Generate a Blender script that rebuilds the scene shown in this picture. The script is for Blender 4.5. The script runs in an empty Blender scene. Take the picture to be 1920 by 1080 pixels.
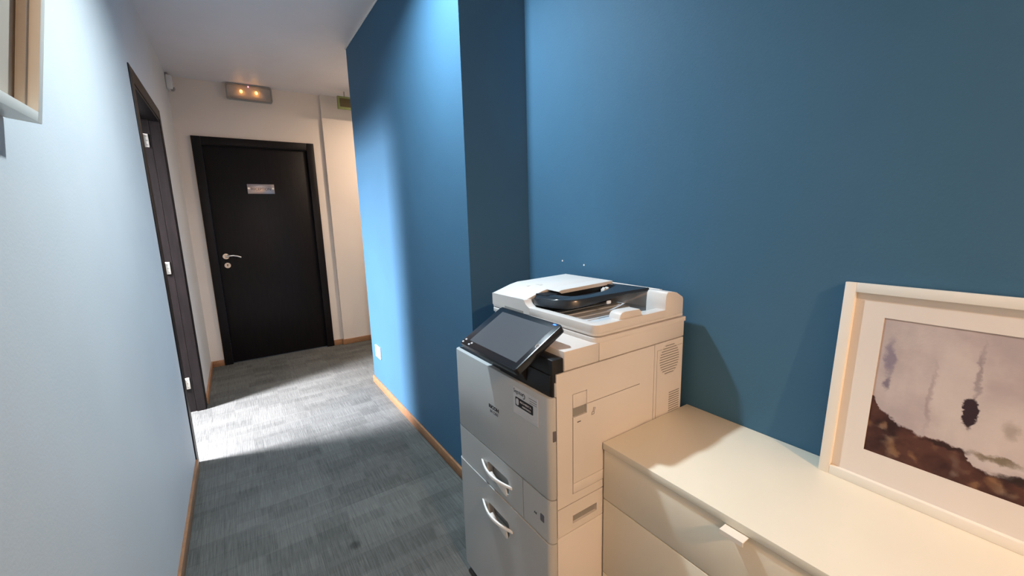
import bpy, bmesh, math, random
from mathutils import Vector, Matrix
random.seed(4)
PI = math.pi
SC = bpy.context.scene
COL = SC.collection

# ------------------------------------------------------------------ camera
cam_d = bpy.data.cameras.new('camera'); cam = bpy.data.objects.new('camera', cam_d); COL.objects.link(cam)
RM = Matrix(((0.82830503, -0.55961983, -0.02713694), (0.11717396, 0.12566101, 0.98512922), (-0.54788779, -0.81916723, 0.16965852)))
cam.matrix_world = Matrix.Translation((0, 0, 1.33)) @ RM.transposed().to_4x4()
cam_d.sensor_width = 36.0; cam_d.lens = 36.0 * 766.05 / 1920.0; cam_d.clip_start = 0.02
SC.camera = cam

# ------------------------------------------------------------------ view, world
SC.view_settings.view_transform = 'Standard'; SC.view_settings.look = 'None'
SC.view_settings.exposure = 0.0; SC.view_settings.gamma = 1.0
SC.view_settings.use_curve_mapping = False
w = bpy.data.worlds.new('world'); SC.world = w; w.use_nodes = True
w.node_tree.nodes['Background'].inputs[0].default_value = (0.55, 0.72, 1.0, 1)
w.node_tree.nodes['Background'].inputs[1].default_value = 1.5

# ------------------------------------------------------------------ lights
def area(name, loc, direction, size, power, color, size_y=None, spread=180, shape='DISK'):
    d = bpy.data.lights.new(name, 'AREA'); d.energy = power; d.color = color
    d.shape = shape; d.size = size
    if size_y: d.shape = 'RECTANGLE'; d.size_y = size_y
    d.spread = math.radians(spread)
    o = bpy.data.objects.new(name, d); COL.objects.link(o)
    o.location = loc
    o.rotation_euler = Vector(direction).to_track_quat('-Z', 'Y').to_euler()
    return o
COOL = (0.76, 0.91, 1.0); WARM = (1.0, 0.59, 0.33)
LCOOL = (0.45, 1.60, 2.575)          # recessed daylight-white spot beside the copier
LWARM = (0.25, -1.95, 2.575)         # recessed warm spot behind the camera
LHALL = (1.65, 3.85, 2.575)            # recessed warm spot round the corner
area('downlight_cool_lamp', LCOOL, (0, 0, -1), 0.09, 34.5, COOL, spread=150)
area('downlight_warm_lamp', LWARM, (0, 0, -1), 0.09, 88, WARM, spread=165)
area('downlight_hall_lamp', LHALL, (0, 0, -1), 0.12, 30, (1.0, 0.74, 0.54), spread=170)
area('window_daylight', (-1.95, 3.18, 2.02), (1, 0, -1.2), 0.42, 290, (0.95, 0.93, 1.0), size_y=0.70, spread=112)

# ------------------------------------------------------------------ helpers
def lin(c):
    return tuple(((v / 12.92) if v <= 0.04045 else ((v + 0.055) / 1.055) ** 2.4) for v in c)
class G:
    """small shader graph helper"""
    def __init__(s, name, rough=0.5, color=(.8, .8, .8), metallic=0.0, spec=0.5):
        s.m = bpy.data.materials.new(name); s.m.use_nodes = True
        s.t = s.m.node_tree; s.n = s.t.nodes; s.b = s.n['Principled BSDF']
        s.b.inputs['Base Color'].default_value = (*color, 1); s.b.inputs['Roughness'].default_value = rough
        s.b.inputs['Metallic'].default_value = metallic; s.b.inputs['Specular IOR Level'].default_value = spec
    def put(s, sock, v):
        if hasattr(v, 'is_output') or isinstance(v, bpy.types.NodeSocket): s.t.links.new(v, sock)
        elif isinstance(v, (tuple, list)) and len(v) == 3 and sock.type == 'RGBA': sock.default_value = (*v, 1)
        else: sock.default_value = v
    def coord(s, kind='Object', scale=(1, 1, 1), off=(0, 0, 0)):
        c = s.n.new('ShaderNodeTexCoord'); m = s.n.new('ShaderNodeMapping')
        s.t.links.new(c.outputs[kind], m.inputs[0]); m.inputs['Scale'].default_value = scale; m.inputs['Location'].default_value = off
        return m.outputs[0]
    def noise(s, vec, scale, detail=3, rough=0.5, out='Fac'):
        n = s.n.new('ShaderNodeTexNoise'); s.put(n.inputs['Vector'], vec); n.inputs['Scale'].default_value = scale
        n.inputs['Detail'].default_value = detail; n.inputs['Roughness'].default_value = rough
        return n.outputs[0 if out == 'Fac' else 1]
    def math(s, op, a, b=0.0, clamp=False):
        n = s.n.new('ShaderNodeMath'); n.operation = op; n.use_clamp = clamp; s.put(n.inputs[0], a); s.put(n.inputs[1], b); return n.outputs[0]
    def rng(s, v, a, b, c=0.0, d=1.0, smooth=False):
        n = s.n.new('ShaderNodeMapRange'); n.interpolation_type = 'SMOOTHSTEP' if smooth else 'LINEAR'
        for i, x in enumerate((v, a, b, c, d)): s.put(n.inputs[i], x)
        return n.outputs[0]
    def mix(s, f, a, b):
        n = s.n.new('ShaderNodeMix'); n.data_type = 'RGBA'; s.put(n.inputs[0], f); s.put(n.inputs[6], a); s.put(n.inputs[7], b); return n.outputs[2]
    def sep(s, v):
        n = s.n.new('ShaderNodeSeparateXYZ'); s.put(n.inputs[0], v); return n.outputs
    def comb(s, x, y, z):
        n = s.n.new('ShaderNodeCombineXYZ'); s.put(n.inputs[0], x); s.put(n.inputs[1], y); s.put(n.inputs[2], z); return n.outputs[0]
    def bump(s, h, strength, dist):
        n = s.n.new('ShaderNodeBump'); n.inputs['Strength'].default_value = strength; n.inputs['Distance'].default_value = dist
        s.put(n.inputs['Height'], h); s.t.links.new(n.outputs[0], s.b.inputs['Normal'])
    def color(s, v): s.put(s.b.inputs['Base Color'], v)

def plaster(name, col, rough=0.6, spec=0.35, bs=0.25):
    g = G(name, rough, col, spec=spec)
    v = g.coord('Object')
    n = g.noise(v, 160, 3); n2 = g.noise(v, 2.2, 4)
    g.color(g.mix(g.rng(n2, .3, .7, 0, 1), tuple(c * .96 for c in col), tuple(c * 1.03 for c in col)))
    g.bump(n, bs, 0.0012); return g.m
def plastic(name, col, rough=0.4, spec=0.4, bs=0.06):
    g = G(name, rough, col, spec=spec)
    v = g.coord('Object'); n = g.noise(v, 900, 2); n2 = g.noise(v, 7, 3)
    g.color(g.mix(g.rng(n2, .3, .7, 0, 1), tuple(c * .97 for c in col), col))
    g.bump(n, bs, 0.0003); return g.m
def wood(name, a, b, rough, scale, axis_scale, bs=0.2, spec=.5):
    g = G(name, rough, a, spec=spec)
    v = g.coord('Object', axis_scale)
    n = g.noise(v, scale, 5, .6); g.color(g.mix(g.rng(n, .35, .65, 0, 1), a, b)); g.bump(n, bs, 0.0008); return g.m
def metal(name, col, rough=0.3):
    g = G(name, rough, col, metallic=1.0); v = g.coord('Object', (1, 1, 30))
    n = g.noise(v, 60, 2); g.put(g.b.inputs['Roughness'], g.rng(n, 0, 1, rough * .8, rough * 1.3)); return g.m
def emis(name, col, strength):
    g = G(name, .5, col); g.b.inputs['Emission Color'].default_value = (*col, 1); g.b.inputs['Emission Strength'].default_value = strength; return g.m

M = {}
M['white_wall'] = plaster('white_wall_paint', (.66, .67, .665))
M['blue_wall'] = plaster('blue_wall_paint', (.055, .144, .238), .66, .2)
M['ceiling'] = plaster('ceiling_satin', (.80, .77, .78), .5, .5, .05)
M['cream_wall'] = plaster('cream_wall_paint', (.73, .655, .59))
M['oak'] = wood('baseboard_oak', (.28, .135, .065), (.38, .195, .095), .4, 8, (3, 3, 14))
M['wenge'] = wood('dark_wenge_wood', (.0055, .0045, .0055), (.010, .0075, .008), .42, 6, (14, 14, 1.2), .15, .22)
M['wenge_frame'] = wood('dark_brown_frame_wood', (.006, .0042, .0045), (.013, .009, .009), .45, 6, (14, 14, 1.2), .25, .3)
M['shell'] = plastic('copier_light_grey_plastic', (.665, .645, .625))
M['shell_shaded'] = plastic('copier_shaded_grey_plastic', (.46, .475, .475), .4)  # same plastic as the shell, darkened: the front's weaker light put into the colour
M['shell_dark'] = plastic('copier_gap_dark', (.02, .018, .017), .8)
M['handle_white'] = plastic('handle_white_plastic', (.80, .82, .82), .25)
M['recess'] = plastic('recess_grey_plastic', (.26, .26, .25), .5)
M['black'] = plastic('black_plastic', (.006, .006, .007), .45)
M['black_gloss'] = plastic('black_glossy_bezel', (.008, .010, .014), .25, .5, 0)
M['screen'] = plastic('dull_lcd_glass', (.075, .085, .10), .25, .5, 0)
M['tray'] = plastic('charcoal_tray_plastic', (.022, .028, .036), .22, .6, 0)
M['tray_grey'] = plastic('smoky_grey_tray', (.58, .62, .66), .45, .3, 0)
M['cab'] = plastic('cabinet_white_lacquer', (.80, .75, .62), .38, .4, .03)
M['frame_white'] = plastic('frame_white_lacquer', (.82, .78, .70), .38)
M['mat'] = plastic('passepartout_card', (.74, .70, .66), .9, .1)
M['backing'] = plastic('beige_backing_board', (.50, .42, .34), .8, .2)
M['plate_white'] = plastic('socket_white_plastic', (.85, .85, .83), .25)
M['nickel'] = metal('satin_nickel', (.72, .68, .64), .28)
M['brass'] = metal('hinge_polished_steel', (.90, .86, .78), .35)
M['hinge'] = plastic('hinge_pale_metal', (.80, .75, .66), .35)
M['plate_steel'] = metal('nameplate_steel', (.52, .43, .40), .3)
M['ink'] = plastic('black_ink', (.01, .01, .012), .6)
M['ink_grey'] = plastic('grey_ink', (.12, .12, .14), .6)
M['ink_white'] = plastic('pale_ink', (.55, .55, .58), .6)
M['sticker'] = plastic('white_sticker_paper', (.60, .60, .61), .4)
M['led_blue'] = emis('blue_status_led', (.02, .13, 1.0), 3.0)
M['lamp_emit_cool'] = emis('cool_lamp_disc', (.85, .95, 1.0), 12)
M['lamp_emit_warm'] = emis('warm_lamp_disc', (1, .72, .45), 12)
M['filament'] = emis('orange_filament', (1.0, .40, .08), 12)
M['filament_core'] = emis('yellow_filament_core', (1.0, .75, .3), 40)
M['led_red'] = emis('pink_indicator_led', (1.0, .25, .35), 4)
M['sensor'] = plastic('sensor_white', (.72, .71, .69), .45)
M['sign_green'] = plastic('exit_sign_olive', (.24, .27, .10), .4)
M['sign_dark'] = plastic('exit_sign_brown_panel', (.10, .075, .03), .5)
g = G('clear_cover', .12, (.86, .84, .82)); g.b.inputs['Transmission Weight'].default_value = .85; g.b.inputs['IOR'].default_value = 1.2
g.bump(g.noise(g.coord('Object', (1, 1, 1)), 120, 2), .3, .001); M['clear'] = g.m
g = G('window_glass', .02, (1, 1, 1)); g.b.inputs['Transmission Weight'].default_value = 1; g.b.inputs['IOR'].default_value = 1.01; M['glass'] = g.m
# carpet tiles: ribs along the corridor, blocky tone patches, tile seams, woven relief
g = G('ribbed_carpet_tiles', .95, (.2, .2, .2), spec=.1)
v = g.coord('Object'); s3 = g.sep(v)
rib = g.noise(g.coord('Object', (260, 7, 1)), 1, 2, .6)
rib2 = g.noise(g.coord('Object', (60, 30, 1), (7, 3, 0)), 1, 2)
def cell(kx, ky, ox=0, oy=0):
    fx = g.math('FLOOR', g.math('MULTIPLY', g.math('ADD', s3[0], ox), kx)); fy = g.math('FLOOR', g.math('MULTIPLY', g.math('ADD', s3[1], oy), ky))
    n = g.n.new('ShaderNodeTexWhiteNoise'); g.put(n.inputs['Vector'], g.comb(fx, fy, 0)); return n.outputs['Value']
warp = g.noise(v, 5, 2)
c1 = cell(7.0, 15.0); c2 = cell(3.1, 9.0, .37, .21); c3 = cell(2.0, 2.0, .27, .1)
patch = g.math('ADD', g.math('MULTIPLY', c1, .35), g.math('MULTIPLY', c2, .4)); patch = g.math('ADD', patch, g.math('MULTIPLY', c3, .25))
tone = g.math('ADD', g.math('MULTIPLY', g.rng(rib, .25, .75, 0, 1), .40), g.math('MULTIPLY', patch, .42))
tone = g.math('ADD', tone, g.math('MULTIPLY', rib2, .15))
def seam(sock, k, o):
    fr = g.math('FRACT', g.math('MULTIPLY', g.math('ADD', sock, o), k)); return g.math('LESS_THAN', fr, .008)
sm = g.math('MAXIMUM', seam(s3[0], 2.0, .19), seam(s3[1], 2.0, .1))
spot = g.n.new('ShaderNodeVectorMath'); spot.operation = 'DISTANCE'; g.put(spot.inputs[0], v); spot.inputs[1].default_value = (0.262, 1.63, 0)
stain = g.rng(g.math('ADD', spot.outputs['Value'], g.math('MULTIPLY', warp, .05)), .035, .052, .55, 1)
colr = g.mix(g.rng(tone, .25, .95, 0, 1), (.074, .077, .073), (.190, .192, .183))
colr = g.mix(g.math('MULTIPLY', sm, .28), colr, (.05, .05, .05))
mul = g.n.new('ShaderNodeMix'); mul.data_type = 'RGBA'; mul.blend_type = 'MULTIPLY'; mul.inputs[0].default_value = 1
g.put(mul.inputs[6], colr); g.put(mul.inputs[7], g.comb(stain, stain, stain)); g.color(mul.outputs[2])
g.bump(g.math('ADD', rib, g.math('MULTIPLY', g.noise(v, 420, 2), .5)), .8, .003); M['carpet'] = g.m

class MB:
    """collects shapes and links them as one mesh"""
    def __init__(s): s.bm = bmesh.new()
    def box(s, a, b, bev=0.0, seg=2):
        a, b = [min(p, q) for p, q in zip(a, b)], [max(p, q) for p, q in zip(a, b)]
        r = bmesh.ops.create_cube(s.bm, size=1.0); vs = r['verts']
        for v in vs: v.co = Vector([(a[i] + b[i]) / 2 + v.co[i] * (b[i] - a[i]) for i in range(3)])
        if bev > 0:
            es = list({e for v in vs for e in v.link_edges})
            bmesh.ops.bevel(s.bm, geom=es, offset=min(bev, .49 * min(b[i] - a[i] for i in range(3))), segments=seg, profile=.5, affect='EDGES')
        return s
    def prism(s, pts, a, b, axis=2, bev=0.0, seg=2):
        """pts: 2-D outline in the two remaining axes; extruded from a to b along axis"""
        o = [i for i in range(3) if i != axis]
        def mk(p, h):
            c = [0, 0, 0]; c[o[0]] = p[0]; c[o[1]] = p[1]; c[axis] = h; return s.bm.verts.new(c)
        va = [mk(p, a) for p in pts]; vb = [mk(p, b) for p in pts]
        n = len(pts); fs = [s.bm.faces.new(va), s.bm.faces.new(vb[::-1])]
        for i in range(n): fs.append(s.bm.faces.new((va[(i + 1) % n], va[i], vb[i], vb[(i + 1) % n])))
        bmesh.ops.recalc_face_normals(s.bm, faces=fs)
        if bev > 0:
            es = [e for f in fs[:2] for e in f.edges]
            bmesh.ops.bevel(s.bm, geom=es, offset=bev, segments=seg, profile=.5, affect='EDGES')
        return s
    def tube(s, path, r, n=12, cap=True):
        rs = r if isinstance(r, (list, tuple)) else [r] * len(path)
        P = [Vector(p) for p in path]; rings = []; up = None
        for i, p in enumerate(P):
            t = ((P[i + 1] - p) if i < len(P) - 1 else (p - P[i - 1]))
            if 0 < i < len(P) - 1: t = (P[i + 1] - P[i - 1])
            t.normalize()
            if up is None: up = Vector((0, 0, 1)) if abs(t.z) < .9 else Vector((1, 0, 0))
            x = t.cross(up).normalized(); y = x.cross(t).normalized(); up = y
            rings.append([s.bm.verts.new(p + (x * math.cos(2 * PI * k / n) + y * math.sin(2 * PI * k / n)) * rs[i]) for k in range(n)])
        fs = []
        for a, b in zip(rings, rings[1:]):
            for k in range(n): fs.append(s.bm.faces.new((a[k], a[(k + 1) % n], b[(k + 1) % n], b[k])))
        if cap: fs.append(s.bm.faces.new(rings[0][::-1])); fs.append(s.bm.faces.new(rings[-1]))
        bmesh.ops.recalc_face_normals(s.bm, faces=fs); return s
    def cyl(s, c, axis, r, h, n=32, r2=None):
        d = [0, 0, 0]; d[axis] = h / 2; c = Vector(c); d = Vector(d)
        return s.tube([c - d, c + d], [r, r if r2 is None else r2], n)
    def strip(s, rows):
        """grid of points -> surface, closed thin shells built by caller"""
        vs = [[s.bm.verts.new(p) for p in r] for r in rows]; fs = []
        for a, b in zip(vs, vs[1:]):
            for k in range(len(a) - 1): fs.append(s.bm.faces.new((a[k], a[k + 1], b[k + 1], b[k])))
        return s
    def build(s, name, mat, parent=None, smooth=35):
        bmesh.ops.recalc_face_normals(s.bm, faces=s.bm.faces[:])
        me = bpy.data.meshes.new(name); s.bm.to_mesh(me); s.bm.free(); me.materials.append(mat)
        for p in me.polygons: p.use_smooth = True
        me.set_sharp_from_angle(angle=math.radians(smooth))
        o = bpy.data.objects.new(name, me); COL.objects.link(o)
        if parent:
            o.parent = parent
            base = parent
            off = Vector((0, 0, 0))
            while base: off += base.location; base = base.parent
            me.transform(Matrix.Translation(-off))
        return o
def tag(o, label=None, cat=None, group=None, kind=None):
    if label: o['label'] = label
    if cat: o['category'] = cat
    if group: o['group'] = group
    if kind: o['kind'] = kind
    return o
def thing(name, loc, label, cat, group=None):
    o = bpy.data.objects.new(name, None); COL.objects.link(o); o.location = loc; o.empty_display_size = .1
    return tag(o, label, cat, group)
def struct(name, mb, mat, parent=None):
    o = mb.build(name, mat, parent)
    if not parent: tag(o, kind='structure')
    return o
def arc(cx, cy, r, a0, a1, n=8):
    return [(cx + r * math.cos(math.radians(a0 + (a1 - a0) * i / n)), cy + r * math.sin(math.radians(a0 + (a1 - a0) * i / n))) for i in range(n + 1)]
def rrect(x0, y0, x1, y1, r, n=5):
    return arc(x1 - r, y1 - r, r, 0, 90, n) + arc(x0 + r, y1 - r, r, 90, 180, n) + arc(x0 + r, y0 + r, r, 180, 270, n) + arc(x1 - r, y0 + r, r, 270, 360, n)
def lettering(name, text, size, mat, parent, origin, right, up, width=None, extrude=.0004, label=None, bold=0):
    """flat letters as mesh; right and up are world unit vectors"""
    cu = bpy.data.curves.new(name, 'FONT'); cu.body = text; cu.size = size; cu.extrude = extrude; cu.resolution_u = 3; cu.offset = bold
    to = bpy.data.objects.new(name, cu); COL.objects.link(to); bpy.context.view_layer.update()
    me = bpy.data.meshes.new_from_object(to.evaluated_get(bpy.context.evaluated_depsgraph_get()))
    bpy.data.objects.remove(to); me.materials.clear(); me.materials.append(mat)
    xs = [v.co.x for v in me.vertices]; k = (width / (max(xs) - min(xs))) if width else 1
    right = Vector(right); up = Vector(up); nn = right.cross(up)
    off = Vector((0, 0, 0)); b = parent
    while b: off += b.location; b = b.parent
    for v in me.vertices: v.co = Vector(origin) + right * (v.co.x - min(xs)) * k + up * v.co.y + nn * v.co.z - off
    o = bpy.data.objects.new(name, me); COL.objects.link(o); o.parent = parent
    if label: o['label'] = label
    return o

# ------------------------------------------------------------------ the room
XL, X1, X2 = -0.323, 0.840, 1.165          # left wall, blue corridor wall, blue alcove wall
YC, YE, YF, ZC = 1.584, 3.370, 4.695, 2.593
YB, XR = -2.6, 4.2                           # behind the camera, end of the side corridor
DL0, DL1 = 2.785, 3.635                      # clear opening of the left doorway
struct('floor', MB().box((-3.6, YB - .1, -.08), (XR, YF + .12, 0)), M['carpet'])
struct('ceiling', MB().box((-3.6, YB - .1, ZC), (XR, YF + .12, ZC + .08)), M['ceiling'])
w = MB(); T = .12
w.box((XL - T, YB, 0), (XL, DL0 - .02, ZC)).box((XL - T, DL1 + .02, 0), (XL, YF, ZC)).box((XL - T, DL0 - .02, 2.045), (XL, DL1 + .02, ZC))
struct('wall_left', w, M['white_wall'])
FD0, FD1 = -0.150, 0.703
w = MB(); w.box((XL - T, YF, 0), (FD0 - .012, YF + .10, ZC)).box((FD1 + .012, YF, 0), (.868, YF + .10, ZC)).box((FD0 - .012, YF, 2.055), (FD1 + .012, YF + .10, ZC))
w.box((.868, YF - .035, 0), (XR, YF + .10, ZC))
struct('wall_far', w, M['cream_wall'])
w = MB().box((X1, YC, 0), (X2 + .15, YE, ZC)).box((X2, YB, 0), (X2 + .15, YC, ZC))
struct('wall_blue', w, M['blue_wall'])
struct('wall_side_corridor', MB().box((X2 + .15, YE - .1, 0), (XR, YE, ZC)), M['white_wall'])
struct('wall_side_end', MB().box((XR, YE - .1, 0), (XR + .1, YF + .1, ZC)), M['white_wall'])
struct('wall_back', MB().box((XL - T, YB - .1, 0), (X2 + .15, YB, ZC)), M['white_wall'])
struct('trim_1', MB().box((X1 - .006, YC, ZC - .012), (X1, YE + .006, ZC), .002).box((X1 - .006, YC - .006, ZC - .012), (X2, YC, ZC), .002).box((X2 - .006, YB, ZC - .012), (X2, YC - .006, ZC), .002), M['plate_white'])
# office behind the left doorway, its window lets the daylight in
OX = -2.28
w = MB(); WY0, WY1, WZ0, WZ1 = 2.88, 3.56, 1.28, 2.48
w.box((OX - T, .9, 0), (OX, WY0, ZC)).box((OX - T, WY1, 0), (OX, YF, ZC)).box((OX - T, WY0, 0), (OX, WY1, WZ0)).box((OX - T, WY0, WZ1), (OX, WY1, ZC))
struct('wall_office_window', w, M['white_wall'])
struct('wall_office_near', MB().box((OX - T, .8, 0), (XL - T, .9, ZC)), M['white_wall'])
struct('wall_office_far', MB().box((OX - T, YF, 0), (XL - T, YF + .1, ZC)), M['white_wall'])
wf = MB(); a = .05
wf.box((OX - .08, WY0, WZ0), (OX - .02, WY0 + a, WZ1)).box((OX - .08, WY1 - a, WZ0), (OX - .02, WY1, WZ1)).box((OX - .08, WY0 + a, WZ0), (OX - .02, WY1 - a, WZ0 + a)).box((OX - .08, WY0 + a, WZ1 - a), (OX - .02, WY1 - a, WZ1))
wo = struct('window_1', wf, M['plate_white']); MB().box((OX - .055, WY0 + a, WZ0 + a), (OX - .049, WY1 - a, WZ1 - a)).build('window_pane', M['glass'], wo)

# baseboards: thin oak strips
BH = .058; BT = .012
def bb(name, a, b): struct(name, MB().box(a, b, .002), M['oak'])
bb('baseboard_left', (XL, YB, 0), (XL + BT, 2.712, BH))
bb('baseboard_left_far', (XL, 3.712, 0), (XL + BT, YF, BH))
bb('baseboard_blue', (X1 - BT, YC - .001, 0), (X1, YE + BT, BH))
bb('baseboard_alcove', (X1, YC - BT, 0), (X2 - BT, YC, BH))
bb('baseboard_alcove_wall', (X2 - BT, YB, 0), (X2, YC - BT, BH))
bb('baseboard_far_left', (XL + BT, YF - BT, 0), (-.221, YF, BH))
struct('baseboard_far_right', MB().box((.770, YF - BT, 0), (.868, YF, BH), .002).box((.868 - BT, YF - .035 - BT, 0), (XR, YF - .035, BH), .002), M['oak'])

# ------------------------------------------------------------------ far door
dr = MB(); lf0, lf1 = FD0, FD1
dr.box((lf0, YF + .012, .008), (lf1, YF + .05, 2.045), .002)
door = tag(dr.build('door_1', M['wenge']), kind='structure')
fr = MB(); cw = .068
fr.box((-.219, YF - .018, 0), (-.219 + cw, YF, 2.118), .003).box((.768 - cw, YF - .018, 0), (.768, YF, 2.118), .003).box((-.219 + cw, YF - .018, 2.052), (.768 - cw, YF, 2.118), .003)
fr.box((FD0 - .012, YF, 0), (FD0 - .001, YF + .09, 2.055)).box((FD1 + .001, YF, 0), (FD1 + .012, YF + .09, 2.055)).box((FD0 - .001, YF, 2.046), (FD1 + .001, YF + .09, 2.055))
fr.build('door_frame', M['wenge'], door)
hd = MB(); hx, hz = -.088, 1.043
hd.cyl((hx, YF + .007, hz), 1, .026, .010).tube([(hx, YF + .002, hz), (hx, YF - .045, hz)], .009)
hd.tube([(hx - .004, YF - .045, hz), (hx + .03, YF - .047, hz + .006), (hx + .06, YF - .047, hz + .006), (hx + .09, YF - .044, hz - .001), (hx + .118, YF - .040, hz - .015)], [.009, .009, .008, .008, .007])
tag(hd.build('door_handle', M['nickel'], door), 'curved satin nickel lever')
kh = MB().cyl((hx + .003, YF + .007, .957), 1, .025, .010).build('keyhole_plate', M['nickel'], door)
MB().cyl((hx + .003, YF + .001, .962), 1, .006, .003, 12).box((hx + .001, YF - .0005, .945), (hx + .005, YF + .002, .962)).build('keyhole', M['ink'], kh)
npl = thing('nameplate', (.266, YF + .012, 1.67), 'small brushed steel nameplate with two pins fixed to the dark far door', 'nameplate')
pl = MB().box((.155, YF + .004, 1.622), (.378, YF + .0085, 1.712), .001).build('plate', M['plate_steel'], npl)
for x in (.166, .366): MB().cyl((x, YF + .001, 1.671), 1, .0085, .012, 16, .006).build('pin', M['brass'], npl)
lettering('lettering', 'RECEPTION', .034, M['ink'], npl, (.186, YF + .0038, 1.655), (1, 0, 0), (0, 0, 1), .160)

# ------------------------------------------------------------------ left doorway: casing, lining, hinges, leaf swung into the office
d2 = MB()
for y0, y1 in ((2.712, 2.788), (3.632, 3.708)): d2.box((XL, y0, 0), (XL + .006, y1, 2.098), .003)
d2.box((XL, 2.788, 2.026), (XL + .006, 3.632, 2.098), .002)
d2.box((XL - .050, 3.612, 0), (XL + .002, 3.640, 2.03)).box((XL - .130, 3.624, 0), (XL - .053, 3.640, 2.04))
d2.box((XL - .050, 2.780, 0), (XL + .001, 2.796, 2.03)).box((XL - .130, 2.780, 0), (XL - .053, 2.794, 2.04))
d2.box((XL - .050, 2.79, 2.012), (XL + .002, 3.63, 2.04)).box((XL - .130, 2.78, 2.024), (XL - .053, 3.64, 2.044))
d2o = struct('door_2', d2, M['wenge_frame'])
for z in (1.888, 1.053, .218):
    h = MB(); yy = 3.6205; xx = XL - .083
    h.box((xx - .014, yy, z - .042), (xx + .017, yy + .004, z + .042), .0015)
    h.tube([(xx - .018, yy - .002, z - .040), (xx - .018, yy - .002, z + .040)], .0065, 12)
    ho = h.build('hinge', M['hinge'], d2o)
    s = MB()
    for dz in (-.028, 0.0, .026): s.cyl((xx + .004, yy - .001, z + dz), 1, .0032, .002, 10)
    s.build('screw', M['recess'], ho)
lf = MB().box((XL - .140 - .80, 3.625, .01), (XL - .132, 3.663, 2.03), .002).build('door_leaf', M['wenge'], d2o)

# ------------------------------------------------------------------ wall and ceiling fittings at the far end
em = thing('emergency_light', (.27, YF, 2.517), 'clear oblong emergency light with two glowing orange bulbs above the far door', 'light')
def pr(pts, a, b): return MB().prism(pts, a, b, axis=1, bev=.004)
hb = MB().prism(rrect(.088, 2.452, .448, 2.590, .018), YF - .022, YF, axis=1, bev=.003).build('housing', M['sensor'], em)
rim = MB()
for q in range(1):
    o_ = rrect(.088, 2.452, .448, 2.590, .020, 5); i_ = rrect(.098, 2.462, .438, 2.580, .014, 5)
    n = len(o_)
    rows = []
    vs = [[rim.bm.verts.new((p[0], y, p[1])) for p in src] for src, y in ((o_, YF - .022), (o_, YF - .060), (i_, YF - .060), (i_, YF - .022))]
    for a_, b_ in zip(vs, vs[1:] + vs[:1]):
        for k in range(n): rim.bm.faces.new((a_[k], a_[(k + 1) % n], b_[(k + 1) % n], b_[k]))
rim.build('cover_rim', M['recess'], em)
MB().prism(rrect(.099, 2.463, .437, 2.579, .013), YF - .056, YF - .053, axis=1).build('cover', M['clear'], em)
MB().box((.12, YF - .028, 2.470), (.42, YF - .022, 2.500), .002).box((.35, YF - .034, 2.49), (.40, YF - .022, 2.545), .003).build('reflector', M['mat'], em)
for x in (.205, .323):
    b = MB().tube([(x, YF - .022, 2.53), (x, YF - .034, 2.53)], .007, 12).build('bulb_socket', M['nickel'], em)
    c = bmesh.new(); bmesh.ops.create_uvsphere(c, u_segments=16, v_segments=10, radius=.011)
    for v in c.verts: v.co = Vector((x + v.co.x, YF - .041 + v.co.y * .8, 2.530 + v.co.z * 1.3))
    m = MB(); m.bm.free(); m.bm = c; m.build('bulb', M['filament'], em)
    area('emergency_bulb_light', (x, YF - .066, 2.53), (0, -1, 0), .012, .012, (1, .5, .15))
MB().cyl((.263, YF - .058, 2.572), 1, .005, .008, 12).build('indicator_led', M['led_red'], em)

se = thing('motion_sensor', (XL, 4.60, 2.50), 'small white motion sensor high in the corner left of the far door', 'sensor')
MB().box((XL, 4.575, 2.46), (XL + .045, 4.645, 2.575), .012, 3).build('sensor_body', M['sensor'], se)
MB().prism(arc(XL + .034, 2.478, .020, 180, 360, 8), 4.585, 4.635, axis=1).build('sensor_lens', M['recess'], se)
MB().box((XL, 4.59, 2.572), (XL + .02, 4.63, ZC - .001), .004).build('bracket', M['recess'], se)

ex = thing('exit_sign', (1.15, 4.45, 2.42), 'olive emergency exit sign hanging from the ceiling, half hidden by the blue wall', 'sign')
MB().box((.985, 4.435, 2.425), (1.345, 4.465, 2.545), .005).build('sign_box', M['sign_green'], ex)
MB().box((1.005, 4.431, 2.447), (1.325, 4.436, 2.525), .001).build('sign_panel', M['sign_dark'], ex)
MB().tube([(1.055, 4.45, 2.544), (1.055, 4.45, ZC - .001)], .005, 8).build('rod', M['recess'], ex)
MB().tube([(1.275, 4.45, 2.544), (1.275, 4.45, ZC - .001)], .005, 8).build('rod', M['recess'], ex)

ou = thing('wall_socket', (X1, 3.18, .31), 'white wall socket low on the far end of the blue corridor wall', 'socket')
MB().box((X1 - .009, 3.115, .262), (X1, 3.245, .360), .004).build('cover_plate', M['plate_white'], ou)
MB().cyl((X1 - .010, 3.18, .318), 0, .021, .004).build('socket_face', M['sensor'], ou)
for dy in (-.009, 0, .009): MB().cyl((X1 - .0122, 3.18 + dy, .318), 0, .0028, .002, 10).build('socket_hole', M['ink'], ou)

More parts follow.
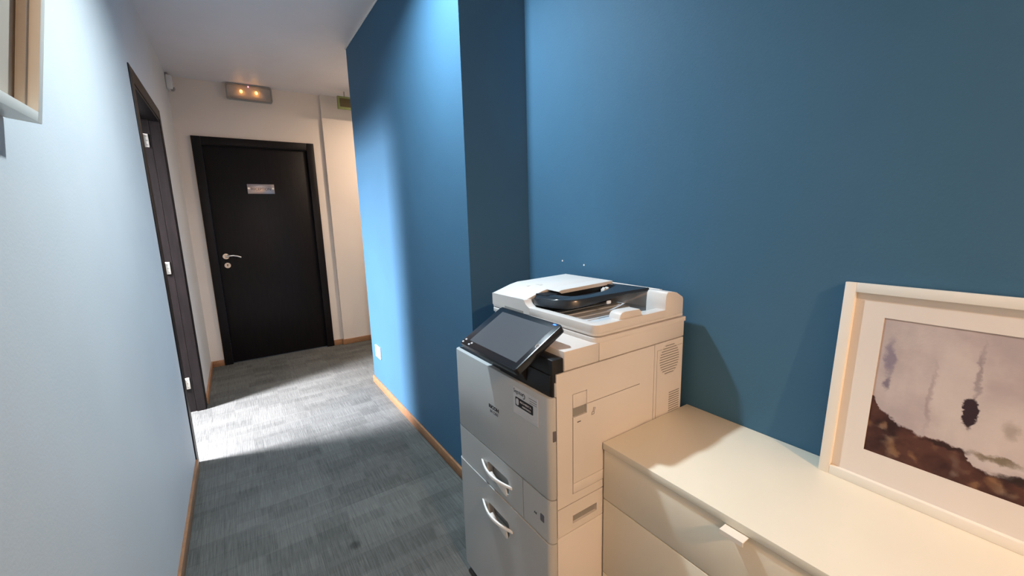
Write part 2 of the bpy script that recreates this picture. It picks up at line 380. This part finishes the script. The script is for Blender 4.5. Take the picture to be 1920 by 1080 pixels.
def downlight(loc, em_mat, label):
    t = thing('recessed_downlight', (loc[0], loc[1], ZC), label, 'ceiling light', None)
    m = MB(); o_ = arc(loc[0], loc[1], .058, 0, 360, 32)[:-1]; i_ = arc(loc[0], loc[1], .046, 0, 360, 32)[:-1]
    vs = [[m.bm.verts.new((p[0], p[1], z)) for p in src] for src, z in ((o_, ZC), (o_, ZC - .006), (i_, ZC - .006), (i_, ZC))]
    for a_, b_ in zip(vs, vs[1:] + vs[:1]):
        for k in range(32): m.bm.faces.new((a_[k], a_[(k + 1) % 32], b_[(k + 1) % 32], b_[k]))
    m.build('trim_ring', M['plate_white'], t)
    MB().cyl((loc[0], loc[1], ZC - .001), 2, .045, .002).build('lamp_disc', em_mat, t)
downlight(LCOOL, M['lamp_emit_cool'], 'round recessed ceiling spot with cool light above the copier')
downlight(LWARM, M['lamp_emit_warm'], 'round recessed ceiling spot with warm light over the white cabinet')
downlight(LHALL, M['lamp_emit_warm'], 'round recessed ceiling spot with warm light round the corridor corner')

# two filled drill holes in the blue wall
for y, z, n in ((1.342, 1.140, 'left'), (1.210, 1.132, 'right')):
    tag(MB().cyl((X2 - .0008, y, z), 0, .0035, .0016, 12).build('drill_hole', M['plate_white']),
        'tiny white drill hole in the blue wall above the copier, %s of the two' % n, 'hole', 'drill holes above the copier')

# ------------------------------------------------------------------ picture hanging on the left wall (leans forward at the top)
wpic = thing('hanging_picture', (XL, .85, 1.535), 'deep pale frame hanging high on the white left wall, leaning forward', 'picture frame')
def lean(o, ang=9.5):
    R = Matrix.Rotation(math.radians(ang), 4, 'Y'); o.data.transform(R)
D = .048; hy0, hy1, hz0, hz1 = .56, 1.167, 1.535, 2.33; fw = .019
m = MB()
m.box((XL + .002, hy1 - fw, hz0), (XL + D, hy1, hz1), .001).box((XL + .002, hy0, hz0), (XL + D, hy0 + fw, hz1), .001)
m.box((XL + .002, hy0 + fw, hz0), (XL + D, hy1 - fw, hz0 + fw), .001).box((XL + .002, hy0 + fw, hz1 - fw), (XL + D, hy1 - fw, hz1), .001)
lean(m.build('frame', M['frame_white'], wpic))
m = MB().box((XL + .022, hy1 - fw - .012, hz0 + fw), (XL + .034, hy1 - fw, hz1 - fw), .001)
lean(m.build('warm_lit_inner_side', M['backing'], wpic))  # added beige strip: warm lamplight on the frame's inner side put into colour
lean(MB().box((XL + .003, hy0 + fw, hz0 + fw), (XL + .018, hy1 - fw, hz1 - fw)).build('backing_board', M['backing'], wpic))

# ------------------------------------------------------------------ copier
cp = thing('copier', (.86, .99, 0), 'large light grey office copier with black touch panel beside the white cabinet', 'copier')
XF_, XS, YR, YL_, XBk = .592, .614, .733, 1.256, 1.133
def rf(x0, x1, y0, y1, r=.020):      # plan outline with rounded front corners
    return [(x1, y0), (x1, y1)] + arc(x0 + r, y1 - r, r, 90, 180, 6) + arc(x0 + r, y0 + r, r, 180, 270, 6)
MB().box((XS + .004, YR + .016, .03), (XBk - .004, YL_ - .004, .870)).box((XS + .03, YR + .016, .87), (XBk - .004, .95, .945)).box((.765, .95, .87), (XBk - .004, YL_ - .004, .945)).build('chassis', M['shell_dark'], cp)
side = MB(); t0, t1 = YR, YR + .008
def sp(x0, z0, x1, z1): side.box((x0, t0, z0), (x1, t1, z1))
sp(XS, .5745, .6665, .9465); sp(.6665, .8815, .9295, .9465); sp(.9295, .5745, .9925, .9465); sp(.6665, .5745, .9295, .598); sp(.7175, .8435, .9295, .8815)
side.build('side_panel', M['shell'], cp)
dm = MB(); dt = YR - .0015
dm.box((.668, dt, .600), (.928, t1, .6285), .0008).box((.668, dt, .6305), (.928, t1, .8175)).box((.7160, dt, .8175), (.928, t1, .8420))
bp_ = dm.build('side_door', M['shell'], cp)
l = MB().box((.668, YR - .001, .8430), (.7155, t1, .8800), .001).build('latch', M['shell'], bp_)
l = MB().box((.668, YR + .004, .8175), (.7160, t1 + .002, .8430)).build('latch_pocket', M['recess'], bp_)
pg = MB(); pg.tube([(.7385 + .0042 * math.cos(t * PI / 6), dt - .0002, .8105 + .0042 * math.sin(t * PI / 6)) for t in range(13)], .0007, 6)
pg.tube([(.742, dt - .0002, .813), (.747, dt - .0002, .824), (.741, dt - .0002, .826), (.7385, dt - .0002, .816)], .0007, 6)
pg.tube([(.7325, dt - .0002, .806), (.7350, dt - .0002, .8085)], .0007, 6)
pg.build('pictogram', M['ink_grey'], bp_)
MB().box((.682, dt - .0006, .800), (.694, dt, .8025)).build('mark', M['ink_grey'], bp_)
rp = MB().box((.9945, t0, .4900), (XBk - .0062, t1, .9465))
rpo = rp.build('rear_panel', M['shell'], cp)
MB().box((1.006, YR - .0008, .70), (1.0065, YR, .925)).box((1.006, YR - .0008, .925), (1.130, YR, .9258)).build('embossed_line', M['recess'], rpo)
vt = MB(); cx_, cz_, rr = 1.0665, .889, .051
for k in range(12):
    z = cz_ - .044 + k * .008; hw = math.sqrt(max(rr * rr - (z - cz_) ** 2, 0)) - .004
    vt.box((cx_ - hw, YR - .0012, z - .0016), (cx_ + hw, YR - .0002, z + .0010))
vt.build('round_vent', M['recess'], rpo)
ring = MB(); o_ = arc(cx_, cz_, .052, 0, 360, 40)[:-1]; i_ = arc(cx_, cz_, .0505, 0, 360, 40)[:-1]
vs = [[ring.bm.verts.new((p[0], y, p[1])) for p in src] for src, y in ((o_, YR), (o_, YR - .0008), (i_, YR - .0008), (i_, YR))]
for a_, b_ in zip(vs, vs[1:] + vs[:1]):
    for k in range(40): ring.bm.faces.new((a_[k], a_[(k + 1) % 40], b_[(k + 1) % 40], b_[k]))
ring.build('vent_rim', M['shell'], rpo)
vt = MB()
for k in range(11): vt.box((1.070, YR - .0012, .700 + k * .0075), (1.122, YR - .0002, .7025 + k * .0075))
vt.build('lower_vent', M['recess'], rpo)
bd = MB(); z0, z1 = .4905, .5715
bd.box((XS, t0, z0), (.667, t1, z1)).box((.757, t0, z0), (.9925, t1, z1)).box((.667, t0, z0), (.757, t1, .510)).box((.667, t0, .534), (.757, t1, z1))
bdo = bd.build('lower_side_band', M['shell'], cp)
MB().box((.667, t1 - .001, .510), (.757, t1 + .001, .534)).build('grip_slot', M['recess'], bdo)
MB().box((XS, t0, .02), (XBk, t1, .4875), .001).build('paper_bank_side', M['shell'], cp)
MB().box((XBk - .006, YR, .02), (XBk, YL_, .9465)).build('back_panel', M['shell'], cp)
MB().box((XS + .004, YL_ - .006, .02), (XBk, YL_, .886)).box((.765, YL_ - .006, .886), (XBk, YL_, .9465)).build('far_side_panel', M['shell'], cp)

# front: door, tray drawers, deep lower drawer
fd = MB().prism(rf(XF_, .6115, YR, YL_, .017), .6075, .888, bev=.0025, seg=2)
fdo = fd.build('front_door', M['shell_shaded'], cp)
MB().box((.602, YR - .0006, .770), (.6125, YR + .012, .800), .002).build('door_catch', M['ink_grey'], fdo)
RGT = (0, -1, 0); UP = (0, 0, 1); XT = XF_ - .0003
lettering('brand_lettering', 'RICOH', .0150, M['ink'], fdo, (XT, 1.031, .7555), RGT, UP, .056, bold=.0006)
lettering('model_lettering', 'IM C300', .0120, M['ink_grey'], fdo, (XT, 1.024, .7410), RGT, UP, .044, bold=.0003)
sk = MB().box((XF_ - .0009, .780, .794), (XF_ - .0001, .893, .871)).build('service_sticker', M['sticker'], fdo)
xs_ = XF_ - .0011
lettering('sticker_lettering', 'Segnitec', .0165, M['ink_grey'], fdo, (xs_, .889, .8555), RGT, UP, .045)
MB().prism(rrect(.8005 - 0, .8185, .8815, .8445, .003), xs_ - .0004, xs_, axis=0).build('sticker_bar', M['ink'], fdo)
cm = MB(); cm.tube([(xs_ - .0001, .842 + .0055 * math.cos(t * PI / 8), .8565 + .0065 * math.sin(t * PI / 8)) for t in range(0, 14)], .0009, 6); cm.build('sticker_emblem', M['ink'], fdo)
MB().prism(rrect(.8655, .822, .8785, .841, .005), xs_ - .0008, xs_ - .0002, axis=0).build('sticker_disc', M['ink_white'], fdo)
lettering('sticker_lettering', 'RICHIESTA', .0075, M['ink_white'], fdo, (xs_ - .0008, .858, .8335), RGT, UP, .050)
lettering('sticker_lettering', 'ASSISTENZA', .0065, M['ink_white'], fdo, (xs_ - .0008, .850, .8235), RGT, UP, .040)
for k, (z, wd) in enumerate(((.8610, .034), (.8545, .030), (.8485, .031))):
    MB().box((xs_ - .0003, .785, z), (xs_, .785 + wd, z + .0014)).build('sticker_line', M['ink_grey'], fdo)
for k, (z, y0, wd) in enumerate(((.8105, .79, .085), (.8060, .80, .07), (.8000, .788, .09))):
    MB().box((xs_ - .0003, y0, z), (xs_, y0 + wd, z + .0008)).build('sticker_line', M['ink_white'], fdo)

def drawer(name, z0, z1, y0, y1, hz, big=False, xf=XF_):
    """front with a pocket and a bowed white handle"""
    ry0, ry1, rz0, rz1 = .932, 1.056, hz - .040, hz + .014
    m = MB()
    r = .017
    out = [(.6115, y0), (.6115, y1)] + (arc(xf + r, y1 - r, r, 90, 180, 6) if y1 > 1.2 else [(xf, y1)]) + (arc(xf + r, y0 + r, r, 180, 270, 6) if y0 < .75 else [(xf, y0)])
    # slabs above and below the pocket, then the two cheeks
    m.prism(out, rz1, z1); m.prism(out, z0, rz0)
    m.prism([(.6115, ry1), (.6115, y1)] + (arc(xf + r, y1 - r, r, 90, 180, 6) if y1 > 1.2 else [(xf, y1)]) + [(xf, ry1)], rz0, rz1)
    m.prism([(.6115, ry0), (xf, ry0)] + (arc(xf + r, y0 + r, r, 180, 270, 6) if y0 < .75 else [(xf, y0)]) + [(.6115, y0)], rz0, rz1)
    # rounded pocket corners
    for (cy, cz, a0) in ((ry0, rz0, 0), (ry1, rz0, 90), (ry1, rz1, 180), (ry0, rz1, 270)):
        q = .012; sy = 1 if cy == ry0 else -1; sz = 1 if cz == rz0 else -1
        ctr = (cy + sy * q, cz + sz * q); pts = [(cy, cz)]
        for i in range(7):
            t = PI / 2 * i / 6; pts.append((ctr[0] - sy * q * math.cos(t), ctr[1] - sz * q * math.sin(t)))
        m.prism(pts, xf, .6115, axis=0)
    d = m.build(name, M['shell_shaded'], cp)
    MB().box((.6135, ry0 - .01, rz0 - .01), (.620, ry1 + .01, rz1 + .01)).build('pocket', M['recess'], d)
    h = MB(); n = 20; rows_o = []; 
    vs = []
    for i in range(n + 1):
        t = i / n; y = 1.092 - t * .178; bow = math.sin(PI * t)
        x = xf - .002 - .021 * bow; zc = hz - .001 - .004 * t; hh = .0034 + .0012 * bow
        xi = x + .0055
        vs.append([h.bm.verts.new(p) for p in ((x, y, zc + hh), (x - .001, y, zc), (x, y, zc - hh), (xi, y, zc - hh), (xi, y, zc + hh))])
    for a_, b_ in zip(vs, vs[1:]):
        for k in range(5): h.bm.faces.new((a_[k], a_[(k + 1) % 5], b_[(k + 1) % 5], b_[k]))
    h.bm.faces.new(vs[0]); h.bm.faces.new(vs[-1][::-1])
    # scoop below the bar, running back to the drawer face
    vs = []
    for i in range(13):
        t = .36 + .50 * i / 12; y = 1.092 - t * .178; x = xf - .002 - .021 * math.sin(PI * t) + .002
        dz = .008 + .038 * (i / 12)
        y2 = y + (.938 - .934) * 0 + .006
        vs.append([h.bm.verts.new(p) for p in ((x, y, hz - .006), (xf + .001 - .006 * math.sin(PI * i / 12), y2, hz - .006 - dz), (xf + .004, y2, hz - .006 - dz), (x + .004, y, hz - .006))])
    for a_, b_ in zip(vs, vs[1:]):
        for k in range(4): h.bm.faces.new((a_[k], a_[(k + 1) % 4], b_[(k + 1) % 4], b_[k]))
    h.bm.faces.new(vs[0]); h.bm.faces.new(vs[-1][::-1])
    tag(h.build('handle', M['handle_white'], d, 40), 'bowed white handle')
    return d
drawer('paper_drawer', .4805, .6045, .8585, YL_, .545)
ctl = MB().prism([(.6115, YR), (.6115, .8560), (XF_, .8560)] + arc(XF_ + .017, YR + .017, .017, 180, 270, 6), .4805, .6045)
co = ctl.build('corner_cover', M['shell_shaded'], cp)
lettering('marking', 'A4', .010, M['ink'], co, (XF_ - .0003, .806, .533), RGT, UP)
MB().prism(rrect(.762, .528, .778, .550, .003), XF_ - .0006, XF_, axis=0).build('marking_frame', M['ink_grey'], co)
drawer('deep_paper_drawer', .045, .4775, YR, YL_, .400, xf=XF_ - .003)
MB().box((.62, YR + .02, 0), (XBk - .01, YL_ - .02, .04)).build('base', M['shell_dark'], cp)

# upper body: deck beside panel, scanner housing
dk = MB().box((.640, YR, .9495), (.7605, .985, 1.0), .0015)
dk.build('top_deck', M['shell'], cp)
MB().box((.762, YR, .9495), (1.135, YL_, 1.0), .0015).build('scanner_body', M['shell'], cp)
MB().prism([(1.137, YR - .003), (1.137, YL_)] + arc(.748 + .02, YL_ - .02, .02, 90, 180, 6) + arc(.748 + .02, YR + .020, .02, 180, 270, 6)[:-1] + [(.768, YR - .001)], .998, 1.0125, bev=.0015).build('scanner_lid_rim', M['shell'], cp)

# document feeder
fe_in = []
fb = MB()
# low frame round the output tray: front rail, near rail, back ridge
x0, x1, y0, y1 = .750, 1.128, .735, 1.250
def frontrail(pts, a, b): fb.prism(pts, a, b, axis=0)
# floor slab with rounded near-front corner
fb.prism([(x1, y0), (x1, y1)] + arc(x0 + .006, y1 - .006, .006, 90, 180, 4) + arc(x0 + .022, y0 + .022, .022, 180, 270, 8), 1.0155, 1.023, bev=.001)
zr = 1.046
# near rail and front rail with the rounded corner
pl_in = arc(x0 + .046, y0 + .052, .018, 270, 180, 6)
out = [(1.045, y0)] ; out = [(1.062, y0), (1.062, y0 + .034)] + pl_in + [(x0 + .028, 1.045), (x0, 1.045)] + arc(x0 + .022, y0 + .022, .022, 180, 270, 8)
fb.prism(out, 1.0225, zr, bev=.002)
# raised hump at the back corner of the near side (profile in x-z)
fb.prism([(1.040, 1.0225), (1.040, 1.060), (1.043, 1.090), (1.050, 1.098), (1.070, 1.098), (1.095, 1.092), (1.124, 1.076), (1.128, 1.068), (1.128, 1.0225)], y0 - .0005, y0 + .070, axis=1, bev=.002)
fb.prism([(1.100, 1.0225), (1.100, 1.082), (1.107, 1.092), (1.118, 1.090), (1.128, 1.072), (1.128, 1.0225)], y0 + .070, y1 - .23, axis=1)
# front rail rising to the feeder tower: profile in y-z, thin in x
prof = [(1.026, 1.0225), (1.026, zr - .002), (1.030, zr), (1.043, zr + .006), (1.050, zr + .014), (1.054, 1.066), (1.060, 1.0675), (y1, 1.064), (y1, 1.0225)]
fb.prism([(a_, b_ + .0003) for a_, b_ in prof], x0 - .0004, x0 + .0284, axis=0, bev=0)
# feeder tower: sloped front, flat top
tw0 = 1.000
fb.prism([(x0 + .001, 1.0225), (x0 + .001, 1.0640), (.828, 1.0870), (.86, 1.0930), (1.10, 1.0985), (1.123, 1.0935), (1.128, 1.078), (1.128, 1.0225)], 1.056, y1, axis=1, bev=.0015)
fb.prism([(.848, 1.0895), (.86, 1.0930), (1.10, 1.0985), (1.10, 1.086), (.862, 1.0815)], tw0 - .002, 1.056, axis=1)
feo = fb.build('document_feeder', M['shell'], cp)
MB().box((x0 - .0006, 1.058, 1.0160), (x0 + .02, 1.170, 1.0300), .001).build('grip_notch', M['recess'], feo)
MB().box((.800, tw0 + .002, 1.0262), (1.099, 1.055, 1.082)).build('feeder_mouth', M['black'], feo)
MB().box((.778, y0 + .034, 1.0232), (1.10, tw0 + .002, 1.0262)).build('output_tray', M['tray_grey'], feo)
og = MB()
for k in range(5): og.box((.80, .80 + k * .042, 1.0262), (1.06, .806 + k * .042, 1.0292), .001)
og.prism([(.80, 1.0262), (.80, 1.033), (.96, 1.028), (1.0, 1.0262)], .775, .78, axis=1)
og.build('tray_rib', M['tray_grey'], feo)
st = MB().prism([(.846, zr - .001), (.851, 1.058), (.858, 1.064), (.870, 1.066), (.930, 1.064), (.938, 1.057), (.942, zr - .001)], y0 + .006, y0 + .046, axis=1, bev=.002).build('paper_stop', M['shell'], feo)
# charcoal input tray: curved plate with a well
def loop(pts, n=6):
    return pts
outer = [(1.100, 1.030), (.815, 1.030), (.776, 1.034), (.770, 1.018), (.771, .985), (.777, .945), (.788, .915), (.806, .893), (.832, .880), (.868, .874), (.930, .868), (1.000, .857), (1.060, .846), (1.100, .838)]
inner = [(1.072, 1.012), (.850, 1.006), (.838, 1.000), (.836, .986), (.838, .960), (.846, .940), (.862, .925), (.884, .916), (.914, .913), (.955, .915), (.990, .925), (1.030, .940), (1.060, .952), (1.076, .960)]
def zt(x, y): return 1.079 + .010 * (x - .77) / .33 + .004 * (1.03 - y) / .2
tr = MB(); TH = .026
L = [[tr.bm.verts.new((p[0], p[1], f(p))) for p in src] for src, f in (
    (outer, lambda p: zt(*p) - (TH if p[0] < .81 else max(.009, TH - (p[0] - .81) * .075))), (outer, lambda p: zt(*p) - .007), ([(p[0] + (0.006 if p[0] < .8 else 0), p[1] + (.005 if p[1] < .9 else 0)) for p in outer], lambda p: zt(*p)), (inner, lambda p: zt(*p)), (inner, lambda p: zt(*p) - TH * (1 if p[0] < .9 else .5)))]
n = len(outer)
for a_, b_ in zip(L, L[1:] + L[:1]):
    for k in range(n): tr.bm.faces.new((a_[k], a_[(k + 1) % n], b_[(k + 1) % n], b_[k]))
tro = tr.build('input_tray', M['tray'], feo, 50)
pl_ = MB(); vs = [pl_.bm.verts.new((p[0], p[1], zt(*p) - TH + .001)) for p in inner]; vb = [pl_.bm.verts.new((p[0], p[1], zt(*p) - TH - .002)) for p in inner]
pl_.bm.faces.new(vs); pl_.bm.faces.new(vb[::-1])
for k in range(n): pl_.bm.faces.new((vs[k], vs[(k + 1) % n], vb[(k + 1) % n], vb[k]))
pl_.build('tray_well', M['black'], tro)
MB().box((1.030, .972, 1.062), (1.056, .988, 1.080), .003).box((1.034, .970, 1.079), (1.040, .984, 1.084), .001).box((1.048, .970, 1.079), (1.053, .984, 1.084), .001).build('paper_guide', M['handle_white'], tro)
MB().tube([(.87, .955, 1.0745), (.93, .948, 1.0765), (.99, .950, 1.077)], .0022, 8).build('guide_rail', M['tray'], tro)
MB().prism(rrect(.931, 1.058, .949, 1.068, .003), .8655, .869, axis=1).build('sensor_dot', M['handle_white'], tro)
# embossed arrow on the feeder cover
MB().box((.838, 1.150, 1.0885), (.862, 1.162, 1.0915), .001).box((.870, 1.120, 1.0935), (.880, 1.150, 1.0950), .0006).build('embossed_mark', M['shell'], feo)

# black panel support and touch panel
sup = MB()
sup.box((.604, YR + .004, .880), (.6415, .975, .984), .004)
sup.box((.6005, YR + .010, .8885), (.606, .975, .945), .002)
sup.box((.606, .96, .870), (.748, YL_ - .008, .889), .002)
sup.box((.740, .96, .880), (.7615, YL_ - .008, .950), .001)
po = sup.build('panel_support', M['black'], cp)
MB().box((.6095, YR + .001, .8885), (.6165, YR + .009, .925), .001).build('support_bracket', M['shell_shaded'], po)
U = Vector((.867, 0, .498)); N = Vector((-.498, 0, .867)); O = Vector((.521, 0, .970))
def onpanel(y, u, n=0): p = O + U * u + N * n; return (p.x, y, p.z)
pm = MB(); th = .020
def rr_panel(y0, y1, u0, u1, r, n0, n1, name, mat, par, bev=.0):
    m = MB(); pts = rrect(y0, u0, y1, u1, r, 5)
    va = [m.bm.verts.new(onpanel(p[0], p[1], n0)) for p in pts]; vb = [m.bm.verts.new(onpanel(p[0], p[1], n1)) for p in pts]
    f1 = m.bm.faces.new(va); f2 = m.bm.faces.new(vb[::-1]); k_ = len(pts)
    for k in range(k_): m.bm.faces.new((va[k], va[(k + 1) % k_], vb[(k + 1) % k_], vb[k]))
    bmesh.ops.recalc_face_normals(m.bm, faces=m.bm.faces[:])
    if bev: bmesh.ops.bevel(m.bm, geom=[e for f in (f1, f2) for e in f.edges], offset=bev, segments=2, profile=.5, affect='EDGES')
    return m.build(name, mat, par)
tp = rr_panel(.773, 1.063, -.003, .171, .009, 0, -th, 'touch_panel', M['black_gloss'], cp, .0018)
rr_panel(.793, 1.032, .018, .153, .001, .0004, -.001, 'screen', M['screen'], tp)
rr_panel(.791, .803, .1625, .1668, .0016, .0007, -.0005, 'status_led', M['led_blue'], tp)
hr = MB(); hr.tube([onpanel(.7815 + .0050 * math.cos(t * PI / 8), .085 + .0066 * math.sin(t * PI / 8), .0004) for t in range(17)], .0009, 6); hr.build('home_button', M['ink_white'], tp)
for (y, u) in ((1.051, .016), (1.054, .005), (1.018, .005), (1.012, .012)):
    rr_panel(y - .004, y + .004, u - .002, u + .003, .001, .0005, -.0003, 'icon', M['ink_white'], tp)
arm = MB(); arm.prism([(.604, .892), (.566, .955), (.584, .982), (.612, .984), (.612, .892)], .84, 1.02, axis=1, bev=.003)
arm.build('panel_arm', M['black'], tp)

# ------------------------------------------------------------------ white cabinet
CX, CY1, CY0, CZ = .778, .7285, -.74, .713
cb = thing('cabinet', (.97, 0, 0), 'low white drawer cabinet standing between the copier and the right side', 'cabinet')
MB().box((.774, CY0, CZ - .0195), (X2 - .001, CY1, CZ), .001).build('cabinet_top', M['cab'], cb)
MB().box((CX + .020, CY0 + .004, .06), (X2 - .003, CY1 - .0035, CZ - .0200)).build('carcass', M['cab'], cb)
MB().box((CX + .05, CY0 + .02, 0), (X2 - .02, CY1 - .02, .06)).build('plinth', M['cab'], cb)
for c0, c1 in ((-.003, CY1 - .001), (CY0 + .001, -.006)):
    for z0, z1 in ((.5425, .6905), (.3050, .5395), (.0650, .3020)):
        dw = MB().box((CX, c0, z0), (CX + .018, c1, z1), .0012).build('drawer', M['cab'], cb)
        yc = (c0 + c1) / 2
        h = MB().prism([(CX - .026, z1 + .0008), (CX + .004, z1 + .0008), (CX + .004, z1 - .0012), (CX - .0235, z1 - .0012), (CX - .0245, z1 - .009), (CX - .026, z1 - .009)], yc - .0235, yc + .0235, axis=1)
        tag(h.build('handle', M['frame_white'], dw), 'small white tab handle')

# ------------------------------------------------------------------ framed print leaning on the blue wall
b = Vector((1.101, .34, .713)); t = Vector((1.142, .34, 1.165)); up = (t - b).normalized(); rt = Vector((0, -1, 0)); nn = rt.cross(up)   # nn points to the room
pic = bpy.data.objects.new('framed_print', None); COL.objects.link(pic)
R3 = Matrix((rt, up, nn)).transposed()
R3 = Matrix.Rotation(math.radians(-1.2), 3, 'Z') @ R3
pic.matrix_world = Matrix.Translation(b) @ R3.to_4x4()
tag(pic, 'white framed abstract print leaning against the blue wall on the white cabinet', 'picture')
W, Hh = .62, .4545; F = .021; TK = .020
def local(mb, name, mat):
    o = mb.build(name, mat); o.parent = pic; return o
m = MB()
m.box((0, 0, -TK), (F, Hh, 0), .001).box((W - F, 0, -TK), (W, Hh, 0), .001).box((F, 0, -TK), (W - F, F, 0), .001).box((F, Hh - F, -TK), (W - F, Hh, 0), .001)
local(m, 'frame', M['frame_white'])
mo = (.074, .083, W - .074, .384); zf = -.011
m = MB()
m.box((F, F, zf - .002), (mo[0], Hh - F, zf)).box((mo[2], F, zf - .002), (W - F, Hh - F, zf)).box((mo[0], F, zf - .002), (mo[2], mo[1], zf)).box((mo[0], mo[3], zf - .002), (mo[2], Hh - F, zf))
local(m, 'passepartout', M['mat'])
g = G('abstract_painting', .55, (.5, .45, .45), spec=.25)
vo = g.coord('Object'); nz = g.noise(vo, 38, 5, .65, 'Color'); nv = g.n.new('ShaderNodeVectorMath'); nv.operation = 'MULTIPLY_ADD'
g.put(nv.inputs[0], nz); nv.inputs[1].default_value = (.030, .030, 0); nv.inputs[2].default_value = (-.015, -.015, 0)
ad = g.n.new('ShaderNodeVectorMath'); ad.operation = 'ADD'; g.put(ad.inputs[0], vo); g.t.links.new(nv.outputs[0], ad.inputs[1]); vd = ad.outputs[0]
s_ = g.sep(vd); uu, vv = s_[0], s_[1]
def ell(cx, cy, rx, ry, soft=.35):
    a = g.math('DIVIDE', g.math('SUBTRACT', uu, cx), rx); b_ = g.math('DIVIDE', g.math('SUBTRACT', vv, cy), ry)
    d = g.math('SQRT', g.math('ADD', g.math('MULTIPLY', a, a), g.math('MULTIPLY', b_, b_)))
    return g.rng(d, 1 - soft, 1 + soft, 1, 0, True)
sky1, sky2, sky3 = (.43, .37, .375), (.55, .49, .475), (.38, .34, .37)
big = g.noise(vo, 9, 4, .6)
c = g.mix(g.rng(big, .35, .65), sky1, sky2)
fine = g.noise(g.coord('Object', (1, .25, 1)), 60, 4, .6); c = g.mix(g.math('MULTIPLY', g.rng(fine, .4, .7), .25), c, sky3)
c = g.mix(g.math('MULTIPLY', ell(.195, .27, .035, .075, .3), .45), c, (.63, .57, .55))
c = g.mix(g.math('MULTIPLY', ell(.30, .21, .09, .055, .5), .5), c, (.61, .55, .52))
c = g.mix(g.math('MULTIPLY', ell(.092, .300, .007, .035, .6), .75), c, (.18, .16, .24))
c = g.mix(g.math('MULTIPLY', ell(.094, .245, .006, .012, .6), .8), c, (.15, .13, .19))
c = g.mix(g.math('MULTIPLY', ell(.163, .24, .004, .06, .7), .45), c, (.24, .18, .20))
c = g.mix(g.math('MULTIPLY', ell(.222, .30, .0035, .05, .7), .6), c, (.20, .16, .18))
c = g.mix(g.math('MULTIPLY', ell(.273, .212, .008, .014, .7), .5), c, (.22, .18, .14))
c = g.mix(ell(.2190, .224, .0105, .031, .14), c, (.035, .020, .026))
# ground line as a function of the horizontal coordinate
cv = g.n.new('ShaderNodeFloatCurve'); g.put(cv.inputs[1], g.math('DIVIDE', uu, .66))
pts = [(0, .62), (.115, .62), (.135, .545), (.20, .475), (.25, .455), (.33, .445), (.352, .375), (.40, .355), (.47, .40), (.55, .42), (.66, .33), (.8, .5), (1, .45)]
cc = cv.mapping.curves[0]
cc.points[0].location = pts[0]; cc.points[1].location = pts[-1]
for p in pts[1:-1]: cc.points.new(*p)
cv.mapping.update()
hline = g.math('MULTIPLY', cv.outputs[0], .333)
gm = g.rng(g.math('SUBTRACT', vv, hline), -.002, .004, 1, 0, True)
vor = g.n.new('ShaderNodeTexVoronoi'); g.put(vor.inputs['Vector'], vd); vor.inputs['Scale'].default_value = 42; vor.feature = 'SMOOTH_F1'
bl = g.rng(vor.outputs['Distance'], .15, .45, 1, 0, True)
wn = g.n.new('ShaderNodeTexWhiteNoise'); g.t.links.new(vor.outputs['Color'], wn.inputs['Vector'])
gd = g.mix(g.rng(g.noise(vo, 22, 3), .35, .62), (.030, .012, .013), (.085, .035, .026))
gd = g.mix(g.math('MULTIPLY', bl, g.rng(g.noise(vo, 30, 1), .42, .6, 0, .8)), gd, g.mix(g.rng(g.noise(vo, 14, 1), .4, .6), (.22, .17, .14), (.24, .13, .07)))
c = g.mix(gm, c, gd)
c = g.mix(g.math('MULTIPLY', ell(.266, .150, .030, .006, .5), .85), c, (.14, .11, .06))
c = g.mix(g.math('MULTIPLY', ell(.195, .146, .034, .0045, .4), .9), c, (.030, .014, .014))
c = g.mix(g.math('MULTIPLY', ell(.255, .137, .020, .010, .5), .5), c, (.55, .50, .50))
c = g.mix(g.math('MULTIPLY', ell(.325, .145, .04, .010, .5), .8), c, (.58, .54, .54))
c = g.mix(g.math('MULTIPLY', ell(.30, .122, .035, .007, .4), .9), c, (.022, .014, .014))
g.color(c); g.bump(g.noise(vo, 260, 3), .3, .0006); M['art'] = g.m
local(MB().box((mo[0] - .002, mo[1] - .002, zf - .004), (mo[2] + .002, mo[3] + .002, zf - .0021)), 'print', M['art'])
local(MB().box((F - .004, F - .004, -TK + .001), (W - F + .004, Hh - F + .004, zf - .0045)), 'backing_board', M['backing'])
